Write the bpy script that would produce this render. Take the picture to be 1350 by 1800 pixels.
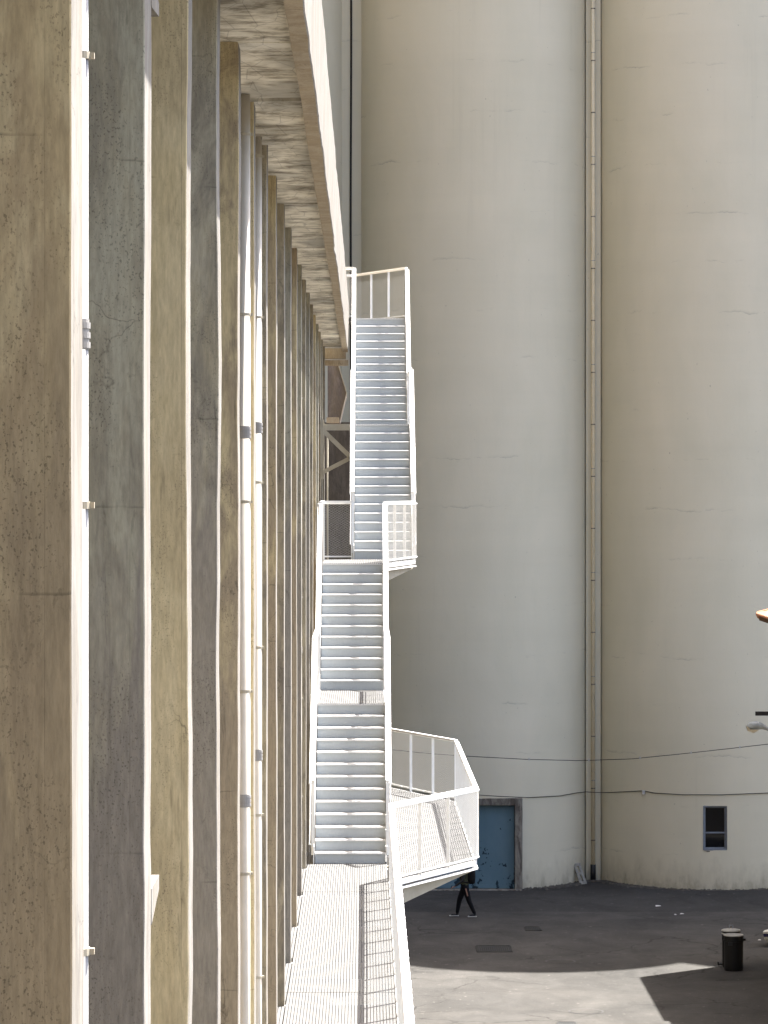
import bpy, math, random
import numpy as np
from mathutils import Vector, Matrix, noise

# ------------------------------------------------------------------ camera, sky, sun, exposure
scene = bpy.context.scene
for o in list(bpy.data.objects):
    bpy.data.objects.remove(o)
col = scene.collection
R = math.radians
CAM_Z = 13.05            # eye height above the yard
cam_data = bpy.data.cameras.new('camera')
cam_data.sensor_fit = 'HORIZONTAL'
cam_data.sensor_width = 36.0
cam_data.lens = 160.0    # 6000 px on a 1350 px wide frame
cam_data.shift_x = 33.0 / 1350.0
cam_data.shift_y = -40.0 / 1350.0
cam_data.clip_start = 0.5
cam_data.clip_end = 3000.0
cam = bpy.data.objects.new('camera', cam_data)
cam.location = (0, 0, CAM_Z)
cam.rotation_euler = (R(90), 0, 0)
col.objects.link(cam)
scene.camera = cam

SUN = Vector((0.375, 0.444, 1.0)).normalized()       # towards the sun
world = bpy.data.worlds.new('World')
scene.world = world
world.use_nodes = True
wn = world.node_tree
sky = wn.nodes.new('ShaderNodeTexSky')
sky.sky_type = 'NISHITA'
sky.sun_disc = False
sky.sun_elevation = math.asin(SUN.z)
sky.sun_rotation = math.atan2(SUN.x, SUN.y)
sky.air_density = 0.8
sky.dust_density = 4.0
sky.ozone_density = 0.6
bg = wn.nodes['Background']
bg.inputs['Strength'].default_value = 0.11
wn.links.new(sky.outputs[0], bg.inputs[0])

sd = bpy.data.lights.new('sun', 'SUN')
sd.energy = 5.0
sd.angle = R(0.5)
sd.color = (1.0, 0.965, 0.92)
so = bpy.data.objects.new('sun', sd)
so.rotation_euler = (-SUN).to_track_quat('-Z', 'Y').to_euler()
so.location = (30, 40, 80)
col.objects.link(so)

vs = scene.view_settings
vs.view_transform = 'Standard'
vs.look = 'None'
vs.gamma = 1.0
vs.use_curve_mapping = False
vs.exposure = 2.3
scene.cycles.max_bounces = 6
scene.cycles.diffuse_bounces = 4
scene.cycles.use_denoising = True
scene.cycles.use_adaptive_sampling = True
scene.cycles.adaptive_threshold = 0.02

rng = random.Random(7)

# ------------------------------------------------------------------ mesh helpers
def link(name, verts, faces, mat, parent=None, smooth=False):
    me = bpy.data.meshes.new(name)
    me.from_pydata(verts, [], faces)
    me.update()
    if mat is not None:
        me.materials.append(mat)
    if smooth:
        for p in me.polygons:
            p.use_smooth = True
    o = bpy.data.objects.new(name, me)
    col.objects.link(o)
    if parent is not None:
        o.parent = parent
        o.matrix_parent_inverse = Matrix.Translation(-parent.location)
    return o

class MB:
    def __init__(s):
        s.v = []; s.f = []
    def add(s, vs_, fs):
        b = len(s.v)
        s.v.extend([tuple(q) for q in vs_])
        s.f.extend([tuple(i + b for i in f) for f in fs])
        return s
    def box(s, x0, x1, y0, y1, z0, z1):
        return s.add([(x0,y0,z0),(x1,y0,z0),(x1,y1,z0),(x0,y1,z0),(x0,y0,z1),(x1,y0,z1),(x1,y1,z1),(x0,y1,z1)],
                     [(0,3,2,1),(4,5,6,7),(0,1,5,4),(1,2,6,5),(2,3,7,6),(3,0,4,7)])
    def bbox(s, x0, x1, y0, y1, z0, z1, b=0.006):
        # box with chamfered edges
        P = []
        idx = {}
        cx, cy, cz = (x0+x1)/2, (y0+y1)/2, (z0+z1)/2
        hx, hy, hz = (x1-x0)/2, (y1-y0)/2, (z1-z0)/2
        b = min(b, hx*.45, hy*.45, hz*.45)
        for sx in (-1,1):
            for sy in (-1,1):
                for sz in (-1,1):
                    for a in range(3):
                        p = [cx+sx*(hx-b), cy+sy*(hy-b), cz+sz*(hz-b)]
                        p[a] = (cx+sx*hx, cy+sy*hy, cz+sz*hz)[a]
                        idx[(sx,sy,sz,a)] = len(P); P.append(tuple(p))
        F = []
        for a in range(3):
            u, w = (a+1) % 3, (a+2) % 3
            for sg in (-1,1):
                q = []
                for (i,j) in ((-1,-1),(1,-1),(1,1),(-1,1)):
                    k = [0,0,0]; k[a] = sg; k[u] = i; k[w] = j
                    q.append(idx[(k[0],k[1],k[2],a)])
                F.append(tuple(q if sg > 0 else q[::-1]))
        for a in range(3):       # edges along axis a
            u, w = (a+1) % 3, (a+2) % 3
            for i in (-1,1):
                for j in (-1,1):
                    k0=[0,0,0]; k1=[0,0,0]
                    k0[a]=-1; k1[a]=1; k0[u]=k1[u]=i; k0[w]=k1[w]=j
                    q=[idx[(*k0,u)],idx[(*k1,u)],idx[(*k1,w)],idx[(*k0,w)]]
                    F.append(tuple(q if i*j > 0 else q[::-1]))
        for sx in (-1,1):
            for sy in (-1,1):
                for sz in (-1,1):
                    q=[idx[(sx,sy,sz,a)] for a in range(3)]
                    F.append(tuple(q if sx*sy*sz > 0 else q[::-1]))
        return s.add(P, F)
    def beam(s, p0, p1, w, h, up=(0,0,1)):
        p0 = Vector(p0); p1 = Vector(p1)
        d = (p1-p0).normalized()
        up = Vector(up)
        side = d.cross(up)
        if side.length < 1e-5:
            side = d.cross(Vector((0,1,0)))
        side.normalize()
        u = side.cross(d).normalized()
        V = []
        for p in (p0, p1):
            for a, b in ((-1,-1),(1,-1),(1,1),(-1,1)):
                V.append(p + side*(a*w/2) + u*(b*h/2))
        return s.add(V, [(3,2,1,0),(4,5,6,7),(0,1,5,4),(1,2,6,5),(2,3,7,6),(3,0,4,7)])
    def prism(s, poly, ext):
        n = len(poly); ext = Vector(ext)
        V = [Vector(p) for p in poly] + [Vector(p)+ext for p in poly]
        F = [tuple(range(n)), tuple(range(2*n-1, n-1, -1))]
        for i in range(n):
            j = (i+1) % n
            F.append((j, i, i+n, j+n))
        return s.add(V, F)
    def cyl(s, p0, p1, r0, r1=None, n=14, cap=True):
        r1 = r0 if r1 is None else r1
        p0 = Vector(p0); p1 = Vector(p1)
        d = (p1-p0).normalized()
        a = d.orthogonal().normalized(); b = d.cross(a)
        V = []
        for p, r in ((p0, r0), (p1, r1)):
            for i in range(n):
                t = 2*math.pi*i/n
                V.append(p + a*(r*math.cos(t)) + b*(r*math.sin(t)))
        F = [(i, (i+1) % n, n+(i+1) % n, n+i) for i in range(n)]
        if cap:
            F += [tuple(range(n-1, -1, -1)), tuple(range(n, 2*n))]
        return s.add(V, F)
    def tube(s, pts, r, n=6):
        pts = [Vector(p) for p in pts]
        V = []; F = []
        for i, p in enumerate(pts):
            d = (pts[min(i+1, len(pts)-1)] - pts[max(i-1, 0)]).normalized()
            up = Vector((0,0,1)) if abs(d.z) < .95 else Vector((0,1,0))
            a = d.cross(up).normalized(); b = d.cross(a)
            for k in range(n):
                t = 2*math.pi*k/n
                V.append(p + a*(r*math.cos(t)) + b*(r*math.sin(t)))
            if i:
                for k in range(n):
                    F.append(((i-1)*n+k, (i-1)*n+(k+1) % n, i*n+(k+1) % n, i*n+k))
        return s.add(V, F)
    def build(s, name, mat, parent=None, smooth=False):
        return link(name, s.v, s.f, mat, parent, smooth)

def lathe(prof, n=28):
    """prof: list of (r, z) -> verts, faces around the z axis"""
    V = []; F = []
    for r, z in prof:
        for k in range(n):
            t = 2*math.pi*k/n
            V.append((r*math.cos(t), r*math.sin(t), z))
    for i in range(len(prof)-1):
        for k in range(n):
            F.append((i*n+k, i*n+(k+1) % n, (i+1)*n+(k+1) % n, (i+1)*n+k))
    F.append(tuple(range((len(prof)-1)*n, len(prof)*n)))
    return V, F

def tag(o, label, cat, group=None):
    o['label'] = label; o['category'] = cat
    if group: o['group'] = group
    return o
def thing(name, loc, label, cat, group=None):
    o = bpy.data.objects.new(name, None)
    o.location = loc; o.empty_display_size = 0.2
    col.objects.link(o)
    return tag(o, label, cat, group)
def struct(o):
    o['kind'] = 'structure'
    return o
def zc(z):               # height relative to the camera -> world height
    return CAM_Z + z

# ------------------------------------------------------------------ materials
def nt(name, rough=0.7, spec=0.3):
    m = bpy.data.materials.new(name); m.use_nodes = True
    t = m.node_tree; b = t.nodes['Principled BSDF']
    b.inputs['Roughness'].default_value = rough
    b.inputs['Specular IOR Level'].default_value = spec
    return m, t, b
def N(t, kind, **kw):
    n = t.nodes.new(kind)
    for k, v in kw.items():
        if k in n.inputs.keys():
            n.inputs[k].default_value = v
        else:
            setattr(n, k, v)
    return n
def coords(t, scale=(1,1,1), kind='world'):
    mp = N(t, 'ShaderNodeMapping')
    mp.inputs['Scale'].default_value = scale
    if kind == 'world':
        g = N(t, 'ShaderNodeNewGeometry'); t.links.new(g.outputs['Position'], mp.inputs[0])
    else:
        g = N(t, 'ShaderNodeTexCoord'); t.links.new(g.outputs['Object'], mp.inputs[0])
    return mp.outputs[0]
def tex(t, vec, scale, detail=5, rough=0.6, dist=0.0):
    n = N(t, 'ShaderNodeTexNoise')
    n.inputs['Scale'].default_value = scale; n.inputs['Detail'].default_value = detail
    n.inputs['Roughness'].default_value = rough; n.inputs['Distortion'].default_value = dist
    t.links.new(vec, n.inputs['Vector'])
    return n.outputs['Fac']
def ramp(t, fac, stops):
    r = N(t, 'ShaderNodeValToRGB')
    while len(r.color_ramp.elements) < len(stops):
        r.color_ramp.elements.new(0.5)
    for e, (p, c) in zip(r.color_ramp.elements, stops):
        e.position = p
        e.color = (c, c, c, 1) if isinstance(c, (int, float)) else (*c, 1)
    t.links.new(fac, r.inputs[0])
    return r.outputs[0]
def mix(t, fac, a, b, mode='MIX'):
    n = N(t, 'ShaderNodeMix', data_type='RGBA', blend_type=mode)
    for sock, val in ((n.inputs[0], fac), (n.inputs[6], a), (n.inputs[7], b)):
        if isinstance(val, (int, float)): sock.default_value = val
        elif isinstance(val, tuple): sock.default_value = (*val, 1)
        else: t.links.new(val, sock)
    return n.outputs[2]
def math_(t, op, a, b=0.0, c=None):
    n = N(t, 'ShaderNodeMath', operation=op)
    for i, v in enumerate((a, b) if c is None else (a, b, c)):
        if isinstance(v, (int, float)): n.inputs[i].default_value = v
        else: t.links.new(v, n.inputs[i])
    return n.outputs[0]
def sep(t, vec):
    n = N(t, 'ShaderNodeSeparateXYZ'); t.links.new(vec, n.inputs[0]); return n.outputs
def bump(t, b, height, strength=0.3, dist=0.01):
    n = N(t, 'ShaderNodeBump'); n.inputs['Strength'].default_value = strength
    n.inputs['Distance'].default_value = dist
    t.links.new(height, n.inputs['Height']); t.links.new(n.outputs[0], b.inputs['Normal'])
def setc(t, b, c):
    t.links.new(c, b.inputs['Base Color'])

def concrete(name, base, stain, seed, board=True, stain_amt=0.55, pit=0.5, warm=(0.34,0.27,0.17), low=None, zlow=12.6, crack=0.5):
    """board-marked weathered concrete; base/stain/low are surface colours"""
    m, t, b = nt(name, 0.9, 0.12)
    off = seed*13.7
    mp = N(t, 'ShaderNodeMapping'); mp.inputs['Location'].default_value = (off, off*.6, off*1.3)
    g = N(t, 'ShaderNodeNewGeometry'); t.links.new(g.outputs['Position'], mp.inputs[0])
    P = mp.outputs[0]
    def sc(s):
        q = N(t, 'ShaderNodeMapping'); q.inputs['Scale'].default_value = s
        t.links.new(P, q.inputs[0]); return q.outputs[0]
    big = ramp(t, tex(t, sc((3.2,3.2,1.1)), 1.0, 7, .65, .8), [(.44,0),(.56,1)])
    c = mix(t, math_(t, 'MULTIPLY', big, stain_amt), base, stain)
    wm = ramp(t, tex(t, sc((2.6,2.6,.7)), 1.4, 6, .62, .5), [(.46,0),(.66,1)])
    c = mix(t, math_(t, 'MULTIPLY', wm, .6), c, warm)
    if low is not None:       # damp stain rising from below, ragged upper edge
        zz = sep(t, g.outputs['Position'])[2]
        ed = math_(t, 'ADD', math_(t, 'MULTIPLY', math_(t, 'SUBTRACT', zz, zlow), .9), math_(t, 'MULTIPLY', math_(t, 'SUBTRACT', tex(t, sc((5,5,.8)), 1.0, 6, .65, .6), .5), 3.2))
        lo = ramp(t, math_(t, 'ADD', ed, .5), [(.15,1),(.55,.5),(1.0,0)])
        c = mix(t, math_(t, 'MULTIPLY', lo, .85), c, low)
    fine = ramp(t, tex(t, sc((55,55,9)), 1.0, 5, .7), [(.28,.74),(.72,1.14)])
    c = mix(t, 1.0, c, fine, 'MULTIPLY')
    blot = ramp(t, tex(t, sc((9,9,4.0)), 1.0, 6, .7, 1.4), [(.585,1),(.64,.80),(.74,.5)])
    bm_ = ramp(t, tex(t, sc((1.9,1.9,1.1)), 1.0, 3, .5), [(.46,0),(.56,1)])
    c = mix(t, bm_, c, mix(t, 1.0, c, blot, 'MULTIPLY'))
    pits = ramp(t, tex(t, sc((130,130,90)), 1.0, 2, .5), [(.33,.42),(.41,1)])
    pm = ramp(t, tex(t, sc((4,4,1.6)), 1.0, 4, .6), [(.46,0),(.58,1)])
    c = mix(t, math_(t, 'MULTIPLY', pm, pit), c, mix(t, 1.0, c, pits, 'MULTIPLY'))
    h = tex(t, sc((60,60,14)), 1.0, 6, .65)
    if board:
        w = N(t, 'ShaderNodeTexWave', wave_type='BANDS', bands_direction='X', wave_profile='SAW')
        w.inputs['Scale'].default_value = 1.0
        w.inputs['Distortion'].default_value = .08; w.inputs['Detail Scale'].default_value = .6
        t.links.new(sc((1.9,.0,.006)), w.inputs[0])
        ln = ramp(t, w.outputs['Fac'], [(0,.45),(.008,.65),(.018,1)])
        lk = ramp(t, tex(t, sc((2,2,.9)), 1.0, 4, .6), [(.42,.15),(.58,.9)])
        c = mix(t, lk, c, mix(t, 1.0, c, ln, 'MULTIPLY'))
    if board:
        zf = math_(t, 'FRACT', math_(t, 'MULTIPLY', math_(t, 'ADD', sep(t, P)[2], math_(t, 'MULTIPLY', tex(t, sc((7,7,2)), 1.0, 3, .6), .03)), .72))
        hl = ramp(t, zf, [(0,.35),(.004,.5),(.008,1)])
        hk = ramp(t, tex(t, sc((3.5,3.5,.8)), 1.0, 3, .5), [(.50,0),(.57,.5)])
        c = mix(t, hk, c, mix(t, 1.0, c, hl, 'MULTIPLY'))
        # dark runs hugging the rib edge
        er = ramp(t, tex(t, sc((26,26,1.6)), 1.0, 6, .7, .5), [(.56,1),(.66,.62)])
        em = ramp(t, tex(t, sc((8,8,.6)), 1.0, 4, .6), [(.5,0),(.6,1)])
        c = mix(t, em, c, mix(t, 1.0, c, er, 'MULTIPLY'))
    # hairline cracks where the noise lets them through
    wp = N(t, 'ShaderNodeMix', data_type='RGBA', blend_type='ADD'); wp.inputs[0].default_value = .35
    nz = N(t, 'ShaderNodeTexNoise'); nz.inputs['Scale'].default_value = 5.0; nz.inputs['Detail'].default_value = 5
    t.links.new(P, nz.inputs['Vector']); t.links.new(P, wp.inputs[6]); t.links.new(nz.outputs['Color'], wp.inputs[7])
    vo = N(t, 'ShaderNodeTexVoronoi', feature='DISTANCE_TO_EDGE'); vo.inputs['Scale'].default_value = 1.7
    t.links.new(wp.outputs[2], vo.inputs['Vector'])
    ck = ramp(t, vo.outputs['Distance'], [(0,1),(.004,.7),(.009,0)])
    cm = ramp(t, tex(t, sc((1.3,1.3,.9)), 1.0, 3, .5), [(.56,0),(.62,1)])
    c = mix(t, math_(t, 'MULTIPLY', math_(t, 'MULTIPLY', ck, cm), crack), c, (.05,.04,.03))
    setc(t, b, c)
    bump(t, b, h, .22, .005)
    return m

FIN_LOOKS = [((.530,.425,.250),(.380,.285,.165),(.520,.405,.220),(.290,.225,.142)),
             ((.370,.355,.275),(.245,.225,.175),(.385,.350,.245),(.220,.200,.175)),
             ((.580,.485,.300),(.440,.355,.210),(.580,.475,.270),None),
             ((.370,.350,.280),(.235,.218,.180),(.395,.355,.250),(.245,.225,.198)),
             ((.540,.445,.265),(.330,.265,.180),(.540,.430,.240),(.345,.280,.195)),
             ((.370,.325,.235),(.205,.180,.140),(.400,.340,.215),None)]
M = {}
for i, (a, s_, w_, l_) in enumerate(FIN_LOOKS):
    M['fin%d' % i] = concrete('fin_concrete_%d' % i, a, s_, i+1, True, (.85, .8, .6, .8, .9, .95)[i], .75, w_, l_, (12.9, 12.3, 12.5, 12.9, 12.2, 12.5)[i])
M['beam'] = concrete('beam_concrete', (.44,.375,.28), (.32,.26,.185), 21, False, .7, .4, (.40,.325,.22))
M['tip'] = concrete('pale_rib_edge', (.255,.242,.220), (.18,.163,.138), 23, False, .7, .3, (.25,.22,.175))
M['wallc'] = concrete('wall_concrete', (.32,.27,.19), (.2,.17,.13), 25, True, .6, .4)

def soffit_mat():
    m, t, b = nt('soffit_concrete', .92, .12)
    n1 = tex(t, coords(t, (2.2, 2.6, 1)), 1.0, 7, .68, .5)
    n2 = tex(t, coords(t, (2.6, 4.2, 1)), 1.0, 7, .72, 1.2)
    nn = math_(t, 'ADD', math_(t, 'MULTIPLY', n1, .6), math_(t, 'MULTIPLY', n2, .4))
    c = ramp(t, nn, [(.38,(.235,.21,.165)),(.455,(.44,.40,.32)),(.49,(.65,.605,.50)),(.55,(.78,.74,.64))])
    big = ramp(t, tex(t, coords(t, (1.6,.5,1)), 1.0, 3, .5), [(.42,.62),(.56,1.1)])
    c = mix(t, 1.0, c, big, 'MULTIPLY')
    w = N(t, 'ShaderNodeTexWave', wave_type='BANDS', bands_direction='Y', wave_profile='SAW')
    w.inputs['Scale'].default_value = 1.0; w.inputs['Distortion'].default_value = .6
    t.links.new(coords(t, (.2, 1.6, 1)), w.inputs[0])
    lk = ramp(t, tex(t, coords(t, (2.5,1.5,1)), 1.0, 4, .6), [(.45,0),(.6,.9)])
    c = mix(t, lk, c, mix(t, 1.0, c, ramp(t, w.outputs['Fac'], [(0,.35),(.03,.7),(.08,1)]), 'MULTIPLY'))
    w2 = N(t, 'ShaderNodeTexVoronoi', feature='DISTANCE_TO_EDGE'); w2.inputs['Scale'].default_value = 1.0
    t.links.new(coords(t, (4.5, 1.3, 1)), w2.inputs['Vector'])
    c = mix(t, .5, c, ramp(t, w2.outputs['Distance'], [(0,.35),(.02,1)]), 'MULTIPLY')
    setc(t, b, c); bump(t, b, nn, .6, .02)
    return m
M['soffit'] = soffit_mat()

def white_paint(name, c0=(.80,.80,.78), rough=.45, dirt=.12, spec=.3):
    m, t, b = nt(name, rough, spec)
    P = coords(t, (3,3,3))
    n1 = ramp(t, tex(t, P, 1.5, 6, .65), [(.35,0),(.75,1)])
    c = mix(t, math_(t, 'MULTIPLY', n1, min(1.0, dirt*2)), c0, (c0[0]*.72, c0[1]*.68, c0[2]*.60))
    n2 = ramp(t, tex(t, coords(t, (60,60,14)), 1.0, 3, .6), [(.3,.93),(.7,1.0)])
    setc(t, b, mix(t, 1.0, c, n2, 'MULTIPLY'))
    bump(t, b, tex(t, P, 40, 2, .5), .08, .002)
    return m
M['white'] = white_paint('white_painted_steel')
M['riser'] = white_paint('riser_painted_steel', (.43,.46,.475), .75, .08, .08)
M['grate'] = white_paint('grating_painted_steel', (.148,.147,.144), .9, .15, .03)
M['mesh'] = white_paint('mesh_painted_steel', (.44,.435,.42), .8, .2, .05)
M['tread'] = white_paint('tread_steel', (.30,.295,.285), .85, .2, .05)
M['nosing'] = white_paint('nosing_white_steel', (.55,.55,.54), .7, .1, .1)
M['cream'] = white_paint('cream_painted_steel', (.42,.385,.31), .7, .3, .1)
M['pipe'] = white_paint('drainpipe_plastic', (.30,.30,.305), .55, .25)
M['pipetan'] = white_paint('tan_drainpipe', (.76,.67,.49), .6, .25, .1)
M['pipecream'] = white_paint('cream_drainpipe', (.60,.555,.475), .5, .2)
M['coupling'] = white_paint('grey_coupling', (.30,.29,.28), .6, .3)

def silo_mat(name, seed):
    m, t, b = nt(name, .88, .15)
    P0 = coords(t)
    mp = N(t, 'ShaderNodeMapping'); mp.inputs['Location'].default_value = (seed*7.1, seed*3.3, seed*1.7)
    t.links.new(P0, mp.inputs[0]); P = mp.outputs[0]
    def sc(s):
        q = N(t, 'ShaderNodeMapping'); q.inputs['Scale'].default_value = s
        t.links.new(P, q.inputs[0]); return q.outputs[0]
    base = mix(t, ramp(t, tex(t, sc((.5,.5,.22)), 1.0, 4, .55, .5), [(.35,0),(.65,1)]), (.66,.61,.475), (.61,.57,.44))
    base = mix(t, ramp(t, tex(t, sc((1.6,1.6,.12)), 1.0, 4, .6), [(.4,0),(.75,.5)]), base, (.65,.60,.47))
    ring = ramp(t, tex(t, sc((.05,.05,.75)), 1.0, 4, .7), [(.35,.98),(.65,1.015)])
    base = mix(t, 1.0, base, ring, 'MULTIPLY')
    # horizontal pour joints, broken up
    z = sep(t, P)[2]
    wob = math_(t, 'MULTIPLY', tex(t, sc((.9,.9,.6)), 1.0, 5, .65), .55)
    zz = math_(t, 'ADD', z, wob)
    fr = math_(t, 'FRACT', math_(t, 'MULTIPLY', zz, .62))
    line = ramp(t, fr, [(0,.0),(.012,1),(.02,.35),(.06,0)])
    msk = ramp(t, tex(t, sc((.55,.55,1.3)), 1.0, 4, .65), [(.53,0),(.66,1)])
    lm = math_(t, 'MULTIPLY', math_(t, 'MULTIPLY', line, msk), .55)
    c = mix(t, lm, base, (.23,.22,.18))
    runs = ramp(t, tex(t, sc((5.5,5.5,.10)), 1.0, 5, .65, .3), [(.56,0),(.70,1)])
    rm = ramp(t, tex(t, sc((.35,.35,.16)), 1.0, 3, .5), [(.45,0),(.62,1)])
    c = mix(t, math_(t, 'MULTIPLY', math_(t, 'MULTIPLY', runs, rm), .10), c, (.33,.295,.225))
    pt = ramp(t, tex(t, sc((.8,.8,.75)), 1.0, 5, .6, .8), [(.57,0),(.60,1)])
    c = mix(t, math_(t, 'MULTIPLY', pt, .06), c, (.70,.64,.50))
    sp = ramp(t, tex(t, sc((14,14,9)), 1.0, 2, .5), [(.755,0),(.79,1)])
    c = mix(t, math_(t, 'MULTIPLY', sp, .5), c, (.15,.14,.12))
    # splash dirt low on the wall
    zw = sep(t, P0)[2]
    dirt = ramp(t, math_(t, 'ADD', math_(t, 'MULTIPLY', zw, .42), math_(t, 'MULTIPLY', tex(t, sc((2.4,2.4,1.2)), 1.0, 6, .7), .9)), [(.42,1),(.58,.35),(.85,0)])
    c = mix(t, math_(t, 'MULTIPLY', dirt, .6), c, (.24,.21,.15))
    setc(t, b, c)
    bump(t, b, math_(t, 'ADD', tex(t, sc((6,6,3)), 1.0, 6, .6), math_(t, 'MULTIPLY', lm, -1.5)), .22, .02)
    return m
for k in range(5):
    M['silo%d' % k] = silo_mat('silo_render_%d' % k, k+1)
M['joint'] = silo_mat('joint_render', 9)

def asphalt(name, c0, c1, seed=0):
    m, t, b = nt(name, .95, .06)
    P = coords(t)
    g1 = tex(t, P, 55, 3, .7)
    g2 = ramp(t, tex(t, coords(t, (.22,.22,1)), 1.0, 6, .65, .5), [(.35,0),(.65,1)])
    c = mix(t, g2, c0, c1)
    c = mix(t, 1.0, c, ramp(t, g1, [(.25,.6),(.5,1),(.75,1.35)]), 'MULTIPLY')
    st = ramp(t, tex(t, coords(t, (.9,.5,1)), 1.0, 5, .7, 1.0), [(.60,1),(.72,.78)])
    c = mix(t, .7, c, st, 'MULTIPLY')
    big = ramp(t, tex(t, coords(t, (.5,.28,1)), 1.3, 6, .7, .7), [(.38,.86),(.62,1.1)])
    c = mix(t, 1.0, c, big, 'MULTIPLY')
    lt = ramp(t, tex(t, coords(t, (6,5,1)), 1.0, 3, .6), [(.66,0),(.72,1)])
    c = mix(t, math_(t, 'MULTIPLY', lt, .35), c, (.3,.28,.25))
    wn_ = N(t, 'ShaderNodeTexNoise'); wn_.inputs['Scale'].default_value = 1.2; wn_.inputs['Detail'].default_value = 5
    t.links.new(P, wn_.inputs['Vector'])
    ad = N(t, 'ShaderNodeMix', data_type='RGBA', blend_type='ADD'); ad.inputs[0].default_value = .9
    t.links.new(P, ad.inputs[6]); t.links.new(wn_.outputs['Color'], ad.inputs[7])
    vo = N(t, 'ShaderNodeTexVoronoi', feature='DISTANCE_TO_EDGE'); vo.inputs['Scale'].default_value = .33
    t.links.new(ad.outputs[2], vo.inputs['Vector'])
    ck = ramp(t, vo.outputs['Distance'], [(0,1),(.006,.6),(.012,0)])
    cm = ramp(t, tex(t, coords(t, (.25,.2,1)), 1.0, 3, .5), [(.46,0),(.58,.7)])
    c = mix(t, math_(t, 'MULTIPLY', ck, cm), c, (.02,.019,.018))
    setc(t, b, c); bump(t, b, g1, .5, .01)
    return m
M['asphalt'] = asphalt('asphalt', (.056,.0545,.0515), (.082,.078,.072))
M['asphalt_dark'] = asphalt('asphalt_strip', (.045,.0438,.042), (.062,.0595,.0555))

def plain(name, c, rough=.6, spec=.3, var=.25, metal=0.0):
    m, t, b = nt(name, rough, spec)
    b.inputs['Metallic'].default_value = metal
    n1 = ramp(t, tex(t, coords(t, (1,1,1), 'obj'), 9, 5, .65), [(.3,1-var),(.7,1+var*.4)])
    setc(t, b, mix(t, 1.0, c, n1, 'MULTIPLY'))
    return m
M['iron'] = plain('cast_iron', (.022,.021,.02), .7, .4)
M['black'] = plain('black_plastic', (.012,.012,.013), .5, .4)
M['bin'] = plain('bin_plastic', (.006,.006,.0065), .5, .22)
M['binlid'] = plain('bin_lid_grey', (.42,.42,.40), .5, .4)
M['cable'] = plain('cable_rubber', (.035,.033,.03), .8, .2)
M['greybox'] = plain('grey_plastic_box', (.5,.49,.46), .6, .3)
M['glass'] = plain('window_glass', (.006,.007,.009), .06, .5)
M['alu'] = plain('window_frame_aluminium', (.21,.235,.27), .5, .3)
M['stone'] = plain('rubble_stone', (.12,.11,.095), .95, .1, .5)
M['board'] = plain('weathered_board', (.30,.29,.26), .9, .1, .4)
M['terracotta'] = plain('terracotta_tile', (.50,.25,.15), .85, .2, .45)
M['eave'] = plain('eave_timber', (.10,.055,.03), .8, .2)
M['housewall'] = plain('house_render', (.55,.50,.42), .9, .1, .15)
M['lamp'] = plain('lamp_grey_metal', (.36,.40,.42), .45, .4)
M['lampglass'] = plain('lamp_cover', (.55,.48,.34), .35, .4)
M['hullwhite'] = plain('hull_white', (.70,.69,.62), .4, .4, .1)
M['navy'] = plain('hull_navy', (.022,.02,.085), .4, .4, .1)
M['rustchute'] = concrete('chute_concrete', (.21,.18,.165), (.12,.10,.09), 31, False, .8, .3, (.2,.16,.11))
M['gapshade'] = concrete('gap_shade_concrete', (.10,.088,.075), (.06,.052,.045), 37, True, .7, .4, (.10,.085,.065))  # very dark tone stands in for the shade in the gap
M['chuteside'] = concrete('chute_side', (.23,.18,.10), (.10,.08,.05), 33, False, .8, .3, (.2,.15,.07))
M['doorframe'] = concrete('door_surround_concrete', (.27,.25,.215), (.10,.085,.075), 35, False, .9, .5, (.25,.23,.19))
M['rubber'] = plain('rubber_sole', (.55,.54,.5), .7, .2, .1)
M['trouser'] = plain('black_cotton', (.012,.012,.014), .9, .1)
M['shirt'] = plain('olive_shirt', (.085,.085,.05), .9, .1)
M['skin'] = plain('skin', (.35,.20,.14), .6, .3, .1)
M['hair'] = plain('dark_hair', (.02,.015,.012), .7, .3)
M['pack'] = plain('black_backpack', (.01,.01,.011), .8, .2)

def door_mat():
    m, t, b = nt('blue_door_paint', .6, .3)
    P = coords(t)
    c = mix(t, ramp(t, tex(t, coords(t, (1.2,1,.5)), 1.0, 5, .6), [(.35,0),(.65,1)]), (.095,.17,.215), (.125,.205,.25))
    fl = tex(t, coords(t, (5.5,5.5,4.2)), 1.0, 4, .6, .3)
    ms = ramp(t, tex(t, coords(t, (1.1,1.1,1.0)), 1.0, 2, .5), [(.47,0),(.60,.13)])
    f = ramp(t, math_(t, 'ADD', fl, ms), [(.672,0),(.688,1)])
    c = mix(t, f, c, (.012,.03,.045))
    setc(t, b, c)
    bump(t, b, f, -.4, .004)
    return m
M['door'] = door_mat()

# ------------------------------------------------------------------ ground
def gy(py):              # depth of a ground point from its image row
    return 6000.0*CAM_Z/(py-860.0)
g = MB()
g.add([(-700,-400,0),(700,-400,0),(700,1500,0),(-700,1500,0)], [(0,1,2,3)])
ground = struct(g.build('ground', M['asphalt']))
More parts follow.
